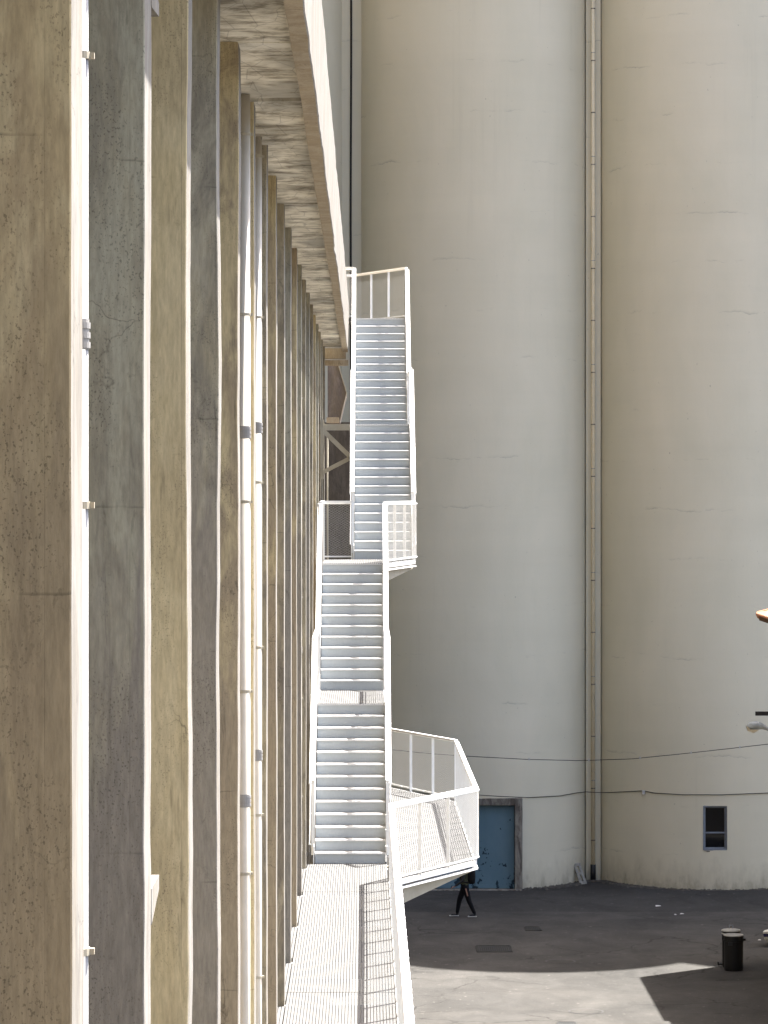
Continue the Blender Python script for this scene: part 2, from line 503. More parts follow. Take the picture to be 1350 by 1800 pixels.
# older, darker strip of asphalt along the silos, slightly ragged edge
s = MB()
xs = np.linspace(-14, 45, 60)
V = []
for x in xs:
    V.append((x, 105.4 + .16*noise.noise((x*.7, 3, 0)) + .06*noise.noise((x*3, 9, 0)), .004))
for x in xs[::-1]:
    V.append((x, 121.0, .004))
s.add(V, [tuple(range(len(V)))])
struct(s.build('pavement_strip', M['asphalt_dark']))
def grate(cx, cy, w, d, nb, label):
    th = thing('drain_grate', (cx, cy, 0), label, 'drain grate', 'drain grates in the yard')
    MB().box(cx-w/2, cx+w/2, cy-d/2, cy+d/2, .0035, .006).build('pit', M['black'], th)
    f = MB()
    e = .03
    f.box(cx-w/2-e, cx+w/2+e, cy-d/2-e, cy-d/2, .003, .016).box(cx-w/2-e, cx+w/2+e, cy+d/2, cy+d/2+e, .003, .016)
    f.box(cx-w/2-e, cx-w/2, cy-d/2, cy+d/2, .003, .016).box(cx+w/2, cx+w/2+e, cy-d/2, cy+d/2, .003, .016)
    f.build('frame', M['iron'], th)
    for i in range(nb):
        x = cx - w/2 + (i+.5)*w/nb
        MB().box(x-w/nb*.16, x+w/nb*.16, cy-d/2, cy+d/2, .0065, .015).build('bar', M['iron'], th)
grate((868-642)*96.9/6000, 96.9, .95, 1.35, 16, 'larger dark drain grate in the shaded asphalt left of the manholes')
grate((937-642)*101.3/6000, 101.3, .42, .8, 8, 'small dark drain grate in the shade nearest the silos')
grate((997-642)*83.25/6000, 83.15, .42, .8, 8, 'drain grate in the sunlit asphalt cut by the lower frame edge')
def manhole(px, py, r, label):
    y = gy(py); x = (px-642)*y/6000
    th = thing('manhole_cover', (x, y, 0), label, 'manhole cover', 'manhole covers in the yard')
    m = MB()
    n = 40
    V = []; F = []
    for k in range(n):
        a = 2*math.pi*k/n
        for rr in (r, r+.045):
            V.append((x+rr*math.cos(a), y+rr*math.sin(a), .006))
    for k in range(n):
        j = (k+1) % n
        F.append((2*k, 2*k+1, 2*j+1, 2*j))
    m.add(V, F); m.build('rim', M['iron'], th)
    m = MB().cyl((x, y, .003), (x, y, .007), r-.004, n=n)
    m.build('lid', M['asphalt'], th)
manhole(985, 1690, .38, 'round manhole cover in the shaded asphalt near the shadow edge')
manhole(1030, 1778, .40, 'round manhole cover in the sunlit asphalt')

def scrap(px, py, w, label):
    y = gy(py); x = (px-642)*y/6000
    a = rng.uniform(0, 3); ca, sa = math.cos(a)*w, math.sin(a)*w
    V = [(x-ca, y-sa, .006), (x+sa*.6, y-ca*.6, .012), (x+ca, y+sa, .007), (x-sa*.6, y+ca*.6, .03), (x, y, .035)]
    o = link('paper_scrap', V, [(0,1,4),(1,2,4),(2,3,4),(3,0,4)], M['paper'])
    tag(o, label, 'litter', 'paper scraps on the asphalt')
M['paper'] = plain('paper', (.6,.59,.56), .9, .1, .1)
scrap(1157, 1593, .16, 'largest paper scrap on the asphalt near the silo with the window')
scrap(1199, 1607, .09, 'small paper scrap, right one of the pair in mid yard')
scrap(1187, 1608.5, .07, 'small paper scrap, left one of the pair in mid yard')
scrap(1335, 1653, .06, 'small paper scrap lying right of the litter bins')
# ------------------------------------------------------------------ silos
SR = 3.93; SP = 8.06; SX0 = 3.575; SY = 115.03; SH = 39.6
def silo(k, mat, label, holes=()):
    cx = SX0 + SP*k
    th = thing('silo', (cx, SY, 0), label, 'silo', 'row of round concrete silos')
    ang = set(np.round(np.linspace(-math.pi, math.pi, 121)[:-1], 6))
    zs = set(np.round(np.linspace(0, SH, 34), 4))
    for (x0, x1, z0, z1) in holes:
        for x in (x0, x1):
            ang.add(round(math.asin((x-cx)/SR), 6))
        zs.add(z0); zs.add(z1)
    ang = sorted(ang); zs = sorted(zs)
    V = []; F = []
    na = len(ang)
    for z in zs:
        for a in ang:
            rr = SR + .012*noise.noise((math.cos(a)*3+k*9, math.sin(a)*3, z*.35))
            V.append((cx+rr*math.sin(a), SY-rr*math.cos(a), z))
    for j in range(len(zs)-1):
        for i in range(na):
            i2 = (i+1) % na
            am = (ang[i]+(ang[i2] if i2 else ang[0]+2*math.pi))/2
            zm = (zs[j]+zs[j+1])/2
            xm = cx+SR*math.sin(am)
            hit = False
            if math.cos(am) > 0:
                for (x0, x1, z0, z1) in holes:
                    if x0 < xm < x1 and z0 < zm < z1: hit = True
            if not hit:
                F.append((j*na+i, j*na+i2, (j+1)*na+i2, (j+1)*na+i))
    link('wall', V, F, mat, th, True)
    m = MB().cyl((cx, SY, SH-.02), (cx, SY, SH+.02), SR-.05, n=60)
    m.build('roof', mat, th)
    return th
WIN = (11.01, 11.78, 1.30, 2.74)
DOOR = (SX0-1.30, SX0+1.30, 0.0, 2.76)
silo_labels = ['pale concrete silo mostly hidden behind the ribbed building',
               'pale concrete silo with the blue door at its foot',
               'pale concrete silo with the small dark window, right of the drainpipe',
               'pale concrete silo standing right of the one with the window',
               'pale concrete silo at the right end of the row']
silos = []
for q, k in enumerate((-1, 0, 1, 2, 3)):
    holes = [DOOR] if k == 0 else ([WIN] if k == 1 else [])
    silos.append(silo(k, M['silo%d' % q], silo_labels[q], holes))
# scalloped deck on top of the row
DR = 5.15
out = []
xs = np.linspace(SX0-SP-4.9, SX0+3*SP+4.9, 260)
front = []
for x in xs:
    d = min(abs(x-(SX0+SP*k)) for k in (-1,0,1,2,3))
    front.append(SY - math.sqrt(max(DR*DR-d*d, .5)))
V = []; F = []
n = len(xs)
for i, x in enumerate(xs):
    V += [(x, front[i], SH+.03), (x, 2*SY-front[i], SH+.03), (x, front[i], SH+.45), (x, 2*SY-front[i], SH+.45)]
for i in range(n-1):
    a = 4*i; b_ = 4*(i+1)
    F += [(a, a+1, b_+1, b_), (a+2, b_+2, b_+3, a+3), (a, b_, b_+2, a+2), (a+1, a+3, b_+3, b_+1)]
F += [(0,2,3,1), (4*(n-1), 4*(n-1)+1, 4*(n-1)+3, 4*(n-1)+2)]
tag(link('roof_deck', V, F, M['silo1']), 'concrete deck capping the whole row of silos, above the view', 'roof deck')

# window in the right hand silo
kx = SX0+SP
th = thing('window', ((WIN[0]+WIN[1])/2, 111.1, WIN[2]), 'small dark two-pane window low in the silo right of the drainpipe', 'window')
yf = SY - math.sqrt(SR*SR-(WIN[0]-kx)**2) + .02
x0, x1, z0, z1 = WIN
m = MB()
m.box(x0-.01, x0+.03, yf-.03, yf+.30, z0, z1).box(x1-.03, x1+.01, yf-.03, yf+.30, z0, z1)
m.box(x0+.03, x1-.03, yf-.03, yf+.30, z1-.03, z1+.01).box(x0+.03, x1-.03, yf-.06, yf+.30, z0-.01, z0+.04)
m.build('reveal', M['alu'], th)
f = MB()
zm = z0 + .56
for (a, b_) in ((z0+.04, zm), (zm, z1-.03)):
    pass
f.bbox(x0+.03, x0+.075, yf+.03, yf+.09, z0+.04, z1-.03).bbox(x1-.075, x1-.03, yf+.03, yf+.09, z0+.04, z1-.03)
f.bbox(x0+.075, x1-.075, yf+.03, yf+.09, z1-.07, z1-.03).bbox(x0+.075, x1-.075, yf+.02, yf+.09, z0+.04, z0+.085)
f.bbox(x0+.075, x1-.075, yf+.015, yf+.09, zm-.025, zm+.025)
f.build('frame', M['alu'], th)
for (a, b_) in ((z0+.085, zm-.025), (zm+.025, z1-.07)):
    MB().box(x0+.07, x1-.07, yf+.065, yf+.075, a-.005, b_+.005).build('pane', M['glass'], th)
MB().box(x0, x1, yf+.28, yf+.32, z0, z1).build('dark_back', M['black'], th)
MB().bbox(x0+.1, x1-.06, yf-.05, yf+.02, z0-.06, z0-.02).build('sill', M['doorframe'], th)

# blue door with dirty concrete surround
th = thing('door', (SX0, 111.1, 0), 'weathered blue double door in a dirty concrete surround at the silo foot', 'door')
x0, x1, z0, z1 = DOOR
yd = 111.26
for (a, b_) in ((x0+.01, SX0-.006), (SX0+.006, x1-.01)):
    leaf = MB().bbox(a, b_, yd, yd+.06, .03, z1-.02, .01).build('leaf', M['door'], th)
    rim = MB()
    rim.bbox(a+.02, b_-.02, yd-.012, yd-.001, .05, .16, .004)
    rim.build('kick_rail', M['door'], leaf)
MB().bbox(SX0+.05, SX0+.09, yd-.05, yd-.001, 1.0, 1.18, .008).build('handle', M['iron'], th)
fr = MB()
def rough_box(mb, x0, x1, y0, y1, z0, z1, n, amp, seed):
    # box with a subdivided, slightly uneven front
    V = []; F = []
    for j in range(n+1):
        z = z0+(z1-z0)*j/n
        for (x, y) in ((x0,y0),(x1,y0),(x1,y1),(x0,y1)):
            o = amp*noise.noise((x*2+seed, y, z*2.3)) if 0 < j < n else 0
            o2 = amp*noise.noise((x*2+seed+40, y, z*2.3)) if 0 < j < n else 0
            V.append((x+o, y+o2, z))
    for j in range(n):
        for i in range(4):
            i2 = (i+1) % 4
            F.append((4*j+i, 4*j+i2, 4*j+4+i2, 4*j+4+i))
    F += [(3,2,1,0), (4*n, 4*n+1, 4*n+2, 4*n+3)]
    mb.add(V, F)
rough_box(fr, x0-.24, x0, 111.04, 111.75, 0, z1+.23, 14, .008, 1)
rough_box(fr, x1, x1+.24, 111.04, 111.75, 0, z1+.23, 14, .008, 5)
fr.bbox(x0+.002, x1-.002, 111.045, 111.70, z1, z1+.225, .012)
fr.build('surround', M['doorframe'], th)
MB().bbox(x0-.2, x1+.2, 110.9, 111.25, -.02, .035, .012).build('threshold', M['doorframe'], th)
MB().box(x0, x1, yd+.2, yd+.25, 0, z1).build('dark_back', M['black'], th)

# infill strips and pipes in the grooves
def joint(x, w, label, yfr):
    th = thing('silo_joint', (x, 113.9, 0), label, 'pilaster', 'concrete strips filling the grooves between silos')
    MB().bbox(x-w/2, x+w/2, yfr, 115.0, 0, SH-.02, .02).build('strip', M['joint'], th)
    return th
XJR = SX0+SP/2; XJL = SX0-SP/2
joint(XJR, .50, 'narrow concrete strip in the groove behind the yard drainpipe', 113.78)
joint(XJR+SP, .50, 'concrete strip in the groove right of the silo with the window', 113.78)
joint(XJR+2*SP, .50, 'concrete strip in the last groove of the silo row', 113.78)
jl = joint(XJL, .74, 'wide concrete strip in the groove above the white staircase', 113.72)
MB().tube([(XJL-.02+.01*math.sin(i), 113.69, .2+i*2.0) for i in range(19)], .035).build('cable', M['cable'], jl)
th = thing('drainpipe', (XJR-.02, 113.62, 0), 'tall cream drainpipe with a black boot between the two right silos', 'drainpipe', 'drainpipes')
px_, py_ = XJR-.02, 113.62
MB().cyl((px_, py_, .55), (px_, py_, SH-.3), .066, n=16).build('pipe', M['pipetan'], th, True)
MB().cyl((px_, py_, .0), (px_, py_, .56), .088, n=16).build('boot', M['black'], th, True)
for i in range(22):
    z = 1.35 + i*1.73
    MB().cyl((px_, py_, z), (px_, py_, z+.035), .073, n=16).box(px_-.012, px_+.012, py_, 113.79, z, z+.035).build('clamp', M['doorframe'], th)
    if i % 2:
        MB().cyl((px_, py_, z+.27), (px_, py_, z+.29), .069, n=16).build('collar', M['pipe'], th)

# leaning slotted board, rubble, cables on the silos
th = thing('slotted_board', (6.93, 112.9, 0), 'weathered slotted board leaning in the corner beside the drainpipe boot', 'board')
b0 = MB()
def lean(u, w_, v):   # board local -> world, leaning to the left and back
    base = Vector((7.22, 112.75, .01)); ax = Vector((-.20, .24, .60)).normalized(); sx = Vector((.9,.35,.1)).normalized()
    nrm = ax.cross(sx).normalized()
    return base + ax*u + sx*w_ + nrm*v
def lean_box(u0, u1, w0, w1, v0, v1):
    P = [lean(u, w_, v) for v in (v0, v1) for (u, w_) in ((u0,w0),(u1,w0),(u1,w1),(u0,w1))]
    return P, [(0,3,2,1),(4,5,6,7),(0,1,5,4),(1,2,6,5),(2,3,7,6),(3,0,4,7)]
b0.add(*lean_box(0,.74,-.12,-.035,0,.05)); b0.add(*lean_box(0,.74,.035,.12,0,.05))
for (a, c_) in ((0,.1),(.32,.42),(.64,.74)):
    b0.add(*lean_box(a,c_,-.035,.035,.001,.049))
b0.build('panel', M['board'], th)
g = MB()
r2 = random.Random(3)
for i in range(1500):
    a = r2.uniform(-.35*math.pi, .46*math.pi); k = r2.choice((0,0,1,1))
    near_groove = r2.random() < .45
    if near_groove:
        xx = XJR + r2.gauss(0, .75); 
        d = min(abs(xx-SX0), abs(xx-SX0-SP)); yy = SY-math.sqrt(max(SR*SR-d*d, .3)) - abs(r2.gauss(0, .28)) + .03
        yy = min(yy, 113.5)
    else:
        xx = SX0+SP*k+SR*math.sin(a); yy = SY-SR*math.cos(a) - abs(r2.gauss(0, .12)) - .01
    if abs(xx-SX0) < 1.6: continue
    s_ = r2.uniform(.012, .05)*(1.25 if near_groove else 1)
    V = []
    for (dx, dy, dz) in ((-1,-1,0),(1,-1,0),(1,1,0),(-1,1,0),(-.5,-.6,1),(.6,-.5,.9),(.5,.6,1),(-.6,.5,.8)):
        V.append((xx+dx*s_*r2.uniform(.6,1.1), yy+dy*s_*r2.uniform(.6,1.1), .004+dz*s_*r2.uniform(.6,1.2)))
    g.add(V, [(4,5,6,7),(0,1,5,4),(1,2,6,5),(2,3,7,6),(3,0,4,7)])
o = g.build('gravel', M['stone'])
tag(o, 'dark loose gravel and grit gathered along the silo feet', 'gravel'); o['kind'] = 'stuff'

def wire(name, pts, label, y_fn, r=.018):
    # pts are image points; y_fn gives each point's depth
    P = []
    pts = [(a[0]+(b_[0]-a[0])*q/4, a[1]+(b_[1]-a[1])*q/4) for a, b_ in zip(pts, pts[1:]) for q in range(4)]+[pts[-1]]
    for (px, py) in pts:
        y = y_fn(px)
        P.append(Vector(((px-642)*y/6000, y, CAM_Z-(py-860)*y/6000)))
    Q = []
    for i in range(len(P)-1):
        for q in range(3):
            t_ = q/3
            p0 = P[max(i-1,0)]; p1 = P[i]; p2 = P[i+1]; p3 = P[min(i+2, len(P)-1)]
            Q.append(.5*((2*p1)+(-p0+p2)*t_+(2*p0-5*p1+4*p2-p3)*t_*t_+(-p0+3*p1-3*p2+p3)*t_**3))
    Q.append(P[-1])
    th = thing(name, Q[0], label, 'cable')
    MB().tube(Q, r, 6).build('wire', M['cable'], th, True)
    return th, Q
th, Q = wire('cable', [(690,1318),(760,1325),(835,1330),(930,1335),(1020,1337),(1110,1334),(1200,1325),(1290,1315),(1350,1308),(1420,1298)],
             'upper thin cable hanging free in front of the silos', lambda px: 110.6, .012)
for i in (36, 50, 62, 74, 86):
    q = Q[i]
    MB().bbox(q.x-.022, q.x+.022, q.y-.022, q.y+.022, q.z-.03, q.z+.05).build('clip', M['greybox'], th)
def wall_y(px):
    y = 111.0
    for _ in range(6):
        x = (px-642)*y/6000
        d = min(abs(x-SX0), abs(x-SX0-SP), abs(x-SX0+SP))
        y = min(SY-math.sqrt(max(SR*SR-d*d, .01)), 113.52)-.03
    if 800 < px < 925: y = min(y, 111.0)
    return y
lw = [(700,1393),(780,1395),(835,1397),(880,1400),(930,1402),(985,1399),(1012,1394),(1030,1392),(1050,1393),(1075,1393),(1131,1390),(1150,1394),(1200,1397),(1270,1397),(1350,1394),(1420,1393)]
th, Q = wire('cable', lw, 'lower cable clipped to the silo walls just above the blue door', wall_y, .013)
y = wall_y(1131)-.02
x = (1131-642)*y/6000; z = CAM_Z-(1391-860)*y/6000
MB().bbox(x-.05, x+.05, y-.05, y+.02, z-.10, z+.03).build('junction_box', M['greybox'], th)

# ------------------------------------------------------------------ ribbed concrete building
TIP = -.887; WALL = -1.62; FIN_T = .42
FIN0 = 10.30; PITCH = 3.385; NF = 20
SOF = zc(3.13)
build = thing('concrete_building', (-6, 40, 0), 'long ribbed concrete building with deep vertical fins and an overhanging eave', 'building')
wl = MB().box(-12, WALL, 4.0, 75.0, 0, SOF+.3)
wl.build('wall', M['wallc'], build)
for i in range(NF):
    y0 = FIN0+PITCH*i
    n = 110 if i < 8 else 50
    amp = .004 if i == 0 else (.012 if i < 5 else .008)
    V = []; F = []
    loop = [(WALL+.01, 0), (-1.3, 0), (-1.05, 0), (TIP-.005, 0), (TIP, .006), (TIP, FIN_T-.006), (TIP-.005, FIN_T), (WALL+.01, FIN_T)]
    for j in range(n+1):
        z = (SOF-.002)*j/n
        w1 = noise.noise((i*7.3, z*.55, 1.0))*amp + noise.noise((i*3.1, z*2.6, 5.0))*amp*.35 + noise.noise((i*3.1, z*9.0, 8.0))*amp*.18
        w2 = noise.noise((i*5.3, z*.6, 9.0))*amp*1.2
        w3 = noise.noise((i*4.7, z*.5, 19.0))*(.07 if 0 < i < 9 else .03)
        for (x, dy) in loop:
            near_tip = x > -1.0
            V.append((x + (w1 if near_tip else 0), y0+dy+((w2 if dy < .2 else w3) if near_tip else 0), z))
    m_ = len(loop)
    for j in range(n):
        for a in range(m_):
            b_ = (a+1) % m_
            F.append((j*m_+a, j*m_+b_, (j+1)*m_+b_, (j+1)*m_+a))
    F.append(tuple(range(n*m_, (n+1)*m_)))
    look = [0,1,2,3,4,2,5,4,5,3,4,1,5,3,5,4,1,5,3,5][i]
    o = link('fin', V, F, M['fin%d' % look], build)
    o.data.materials.append(M['tip'])
    for p in o.data.polygons:
        if p.normal.x > .85: p.material_index = 1
# soffit, one slab a bay, each a hair different in level
for i in range(-2, NF):
    y0 = FIN0+PITCH*i; y1 = min(y0+PITCH, 75.0)
    dz = .0 if i not in (5,) else -.03
    dz += rng.uniform(-.012, .004)
    if y1 <= y0: continue
    n = 14
    V = []; F = []
    for j in range(n+1):
        y = y0+(y1-y0)*j/n
        for x in (WALL, -1.1, -.8, -.49):
            V.append((x, y, SOF+dz+.012*noise.noise((x*3, y*1.7, i*.3))))
    for j in range(n):
        for a in range(3):
            F.append((j*4+a, j*4+4+a, j*4+5+a, j*4+1+a))
    b0 = len(V)
    V += [(WALL, y0, SOF+.3), (-.49, y0, SOF+.3), (-.49, y1, SOF+.3), (WALL, y1, SOF+.3)]
    F += [(b0, b0+1, b0+2, b0+3), (b0, 0, 1, 2, 3, b0+1), (b0+3, b0+2, 4*n+3, 4*n+2, 4*n+1, 4*n)]
    link('soffit_slab', V, F, M['soffit'], build)
# edge beam with uneven arris
V = []; F = []
n = 220
ZB, ZT = zc(3.0), zc(4.05)
for j in range(n+1):
    y = 4.0 + 71.0*j/n
    k = .016*noise.noise((y*.22, 1, 0)) + .009*noise.noise((y*.9, 5, 0)) + .004*noise.noise((y*3.1, 9, 0))
    kb = .022*noise.noise((y*.25, 12, 0)) + .01*noise.noise((y*1.1, 15, 0))
    V += [(-.50+kb*.5, y, ZB+kb), (-.385+k, y, ZB+kb), (-.375+k, y, ZB+.012+kb), (-.365+k*1.3, y, zc(3.55)), (-.36+k*.7, y, ZT), (-.50, y, ZT)]
for j in range(n):
    for a in range(6):
        b_ = (a+1) % 6
        F.append((6*j+a, 6*j+b_, 6*j+6+b_, 6*j+6+a))
F += [(0,5,4,3,2,1), tuple(6*n+q for q in range(6))]
o = link('edge_beam', V, F, M['beam'], build)
o.data.materials.append(M['tip'])
for p in o.data.polygons:
    if abs(p.normal.x) > .6 and p.center.x > -.45: p.material_index = 1
MB().box(-12, -.505, 4.0, 75.0, SOF+.31, ZT-.02).build('roof', M['beam'], build)
MB().box(-30, -3.0, 6.0, 75.9, ZT, 40.0).build('sky_blocker_upper', M['wallc'], build)  # unseen mass added to cut sky light on the lower silos
MB().box(-30, -1.7, 76.6, 107.0, 0, 40.0).build('sky_blocker_rear', M['wallc'], build)  # unseen block added to darken the silo's left flank
# corbels on the second rib
def corbel(i, ztop, h, lo):
    y0 = FIN0+PITCH*i+FIN_T
    MB().prism([(TIP-.10, y0-.01, ztop), (TIP-.10, y0+.5, ztop), (TIP-.10, y0+.5, ztop-.06), (TIP-.10, y0-.01, ztop-h)], (.105, 0, 0)).build('corbel', M['tip'], build)
corbel(1, zc(-(1562-860)*14.1/6000), .15, 0)
corbel(1, zc((860+26)*14.1/6000), .09, 0)

# drainpipes between the ribs
def drainpipe(y, x, r, ztop, clamps, coups, label, mat='pipecream'):
    th = thing('drainpipe', (x, y, 0), label, 'drainpipe', 'drainpipes')
    MB().cyl((x, y, .2), (x, y, ztop), r, n=24).build('pipe', M[mat], th, True)
    for z in clamps:
        MB().cyl((x, y, z-.012), (x, y, z+.012), r+.006, n=24).box(x+.01, x+r+.02, y-.01, y+.012, z-.01, z+.01).box(x-.01, x+.01, y+r, y+r+.12, z-.008, z+.008).build('clamp', M['cream'], th)
    for z in coups:
        m = MB()
        for q in range(3):
            m.cyl((x, y, z-.045+q*.032), (x, y, z-.025+q*.032), r+.007, n=24)
        m.cyl((x, y, z-.05), (x, y, z+.05), r+.003, n=24)
        m.build('coupling', M['coupling'], th)
def row(py, y): return CAM_Z-(py-860)*y/6000
drainpipe(11.22, -.965, .055, SOF-.02, [row(v, 11.22) for v in (98, 888, 1672)], [row(588, 11.22)], 'white drainpipe beside the nearest concrete rib', 'pipe')
drainpipe(26.93, -.962, .055, SOF-.02, [row(v, 26.93) for v in (236, 553, 882, 1215, 1535)], [row(760, 26.93), row(1407, 26.93)], 'thick cream drainpipe in front of the sixth concrete rib')
drainpipe(29.95, -.962, .055, SOF-.02, [row(v, 29.95) for v in (275, 558, 848, 1138, 1432, 1717)], [row(752, 29.95), row(1327, 29.95)], 'slimmer looking drainpipe just right of the thick cream one')
drainpipe(48.9, -.962, .055, SOF-.02, [row(v, 48.9) for v in (700, 1050, 1228, 1400)], [row(1142, 48.9), row(1490, 48.9)], 'thin far drainpipe among the ribs left of the staircase')

# chute and end beam behind the far end of the building
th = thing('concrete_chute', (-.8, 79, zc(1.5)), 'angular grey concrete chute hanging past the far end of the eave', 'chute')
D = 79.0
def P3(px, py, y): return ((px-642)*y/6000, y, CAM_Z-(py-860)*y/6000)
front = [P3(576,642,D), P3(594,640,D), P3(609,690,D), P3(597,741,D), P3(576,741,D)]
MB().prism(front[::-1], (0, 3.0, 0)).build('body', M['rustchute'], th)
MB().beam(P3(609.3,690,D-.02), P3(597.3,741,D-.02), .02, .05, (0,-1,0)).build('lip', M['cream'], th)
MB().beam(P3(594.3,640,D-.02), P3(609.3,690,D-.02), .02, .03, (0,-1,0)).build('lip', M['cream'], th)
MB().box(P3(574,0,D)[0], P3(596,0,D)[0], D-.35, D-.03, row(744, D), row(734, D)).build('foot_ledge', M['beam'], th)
th = thing('end_lintel', (-.6, 76, SOF), 'stained concrete lintel closing the far end of the eave', 'lintel')
D = 75.6
MB().box(-1.3, P3(608,0,D)[0], D, D+.5, row(630, D), row(612, D)).build('lintel_beam', M['beam'], th)
MB().box(-1.3, P3(612,0,D)[0], D+.6, D+1.0, row(640, D), row(631, D)).build('lower_beam', M['beam'], th)
th = thing('gap_shade_wall', (-1.3, 90, 0), 'dark wall added to paint in the shade of the gap left of the stairs', 'wall')
MB().box(-1.69, -.36, 88.0, 93.0, 0, row(742, 88.0)).build('panel', M['gapshade'], th)  # added dark box; its colour paints the gap's shade

# ------------------------------------------------------------------ white steel stairs, walkway, platform
panel_cache = {}
def panel_mesh(L, dz, h, wt):
    key = (round(L, 3), round(dz, 3), round(h, 3), wt)
    if key in panel_cache: return panel_cache[key]
    lw, sw, w = .075, .016, wt
    nr = max(2, int(round(h/sw))); nu = max(1, int(round(L/lw)))
    lw = L/nu; sw = h/nr
    segs = []
    for j in range(nr):
        o0 = 0 if j % 2 == 0 else .5
        for i in range(nu+1):
            u0 = (i+o0)*lw
            for du in (-.5, .5):
                u1 = u0+du*lw
                a = (u0, j*sw); b_ = (u1, (j+1)*sw)
                if min(u0, u1) < -1e-6 or max(u0, u1) > L+1e-6: continue
                segs.append((a, b_))
    S = np.array(segs)                     # n,2,2
    A = S[:,0,:]; B = S[:,1,:]
    d = B-A; d /= np.linalg.norm(d, axis=1)[:,None]
    nrm = np.stack([-d[:,1], d[:,0]], 1)
    n = len(S)
    verts = np.zeros((n, 6, 3))
    for e, Q in enumerate((A, B)):
        for q, (on, oy) in enumerate(((w, -w*.6), (-w, -w*.2), (0, w*1.3))):
            u = Q[:,0]+nrm[:,0]*on; v = Q[:,1]+nrm[:,1]*on
            verts[:, e*3+q, 0] = u
            verts[:, e*3+q, 1] = oy
            verts[:, e*3+q, 2] = v + dz*np.clip(u/L, 0, 1)
    base = (np.arange(n)*6)[:,None]
    faces = np.concatenate([base+np.array([[0,1,4,3]]), base+np.array([[1,2,5,4]]), base+np.array([[2,0,3,5]])], 0)
    me = bpy.data.meshes.new('mesh_panel')
    me.from_pydata(verts.reshape(-1,3).tolist(), [], faces.tolist())
    me.materials.append(M['mesh'])
    panel_cache[key] = me
    return me

def railing(th, pts, side, h=1.10, spacing=1.07, clip=.535, mesh=True, low=.05, first=True, last=True, wt=.0008):
    """pts: floor-level polyline; side: +1 = outward is to the right of travel"""
    pts = [Vector(p) for p in pts]
    up = Vector((0,0,1))
    for si in range(len(pts)-1):
        p0, p1 = pts[si], pts[si+1]
        hv = Vector((p1.x-p0.x, p1.y-p0.y, 0)); L = hv.length
        d = hv/L; nr = Vector((d.y, -d.x, 0))*side
        slope = (p1.z-p0.z)
        MB().beam(p0+up*h, p1+up*h, .056, .042).build('handrail', M['white'], th)
        nb = max(1, int(round(L/spacing)))
        ang = math.atan2(d.y, d.x)
        for k in range(nb+1):
            if k == 0 and si == 0 and not first: continue
            if k == nb and not (si == len(pts)-2 and last): continue
            q = p0+(p1-p0)*(k/nb)
            m = MB().beam(q-up*.06, q+up*(h-.022), .052, .012, (d.x, d.y, 0))
            m.build('post', M['white'], th)
        off = .052
        MB().beam(p0+up*(h-.03)+nr*off, p1+up*(h-.03)+nr*off, .010, .028).build('outer_bar', M['white'], th)
        MB().beam(p0+up*low+nr*off, p1+up*low+nr*off, .010, .028).build('outer_bar', M['white'], th)
        m = MB()
        nc = max(1, int(round(L/clip)))
        for k in range(nc+1):
            q = p0+(p1-p0)*(k/nc)
            for zz in (h-.03, low):
                m.beam(q+up*zz+nr*.02, q+up*zz+nr*(off+.012), .022, .016)
        o = m.build('clips', M['white'], th); o['kind'] = 'stuff'
        if mesh:
            for k in range(nb):
                q = p0+(p1-p0)*(k/nb)
                me = panel_mesh(L/nb, slope/nb, h-.05-low, wt)
                o = bpy.data.objects.new('mesh_panel', me)
                col.objects.link(o)
                o.parent = th
                o.matrix_parent_inverse = Matrix.Translation(-th.location)
                o.location = q+up*(low+.01)+nr*off
                o.rotation_euler = (0,0,ang)
                o['kind'] = 'stuff'

def slats(th, name, x0, x1, yfun, ztop, pitch=.034, gap=.0072, depth=.03, plen=3.2, notch=None):
    m = MB()
    n = int(round((x1-x0)/pitch)); pitch = (x1-x0)/n
    r3 = random.Random(int(abs(ztop)*100))
    jit = {}
    for i in range(n):
        xa = x0+i*pitch; xb = xa+pitch-gap
        y0, y1 = yfun((xa+xb)/2)
        if y1-y0 < .02: continue
        runs = [(y0, y1)]
        if notch:
            runs = []
            ya = y0
            for k in range(NF):
                f0 = FIN0+PITCH*k-.01; f1 = f0+FIN_T+.02
                if f1 < y0 or f0 > y1: continue
                if f0 > ya: runs.append((ya, f0))
                ya = max(ya, f1)
            if ya < y1: runs.append((ya, y1))
        for (a, b_) in runs:
            k0 = math.floor(a/plen); y = a
            while y < b_-1e-4:
                k = math.floor(y/plen+1e-6); ye = min(b_, (k+1)*plen)
                if k not in jit: jit[k] = (r3.uniform(-.004, .004), r3.uniform(-.002, .002))
                jx, jz = jit[k]
                m.box(xa+jx, xb+jx, y+.002, ye-.003, ztop-depth+jz, ztop+jz)
                y = ye
    o = m.build(name, M['grate'], th); o['kind'] = 'stuff'
    return o

# --- long walkway along the ribs and the widened platform at its end
ZF = zc(-5.66)
walk = thing('steel_walkway', (0, 45, ZF), 'white steel walkway with slatted floor running along the concrete ribs', 'walkway')
slats(walk, 'floor_grating', TIP+.018, .335, lambda x: (26.0, 53.2), ZF)
slats(walk, 'floor_grating', -1.3, TIP+.012, lambda x: (26.0, 53.2), ZF, notch=True)
for k in range(8):
    y = 27.5+PITCH*k
    MB().box(-1.5, .34, y-.05, y+.05, ZF-.22, ZF-.035).build('cross_beam', M['white'], walk)
MB().box(.34, .40, 26.0, 49.2, ZF-.16, ZF+.004).build('edge_channel', M['white'], walk)
railing(walk, [(.366, 26.0, ZF), (.366, 49.3, ZF)], 1, wt=.0006)

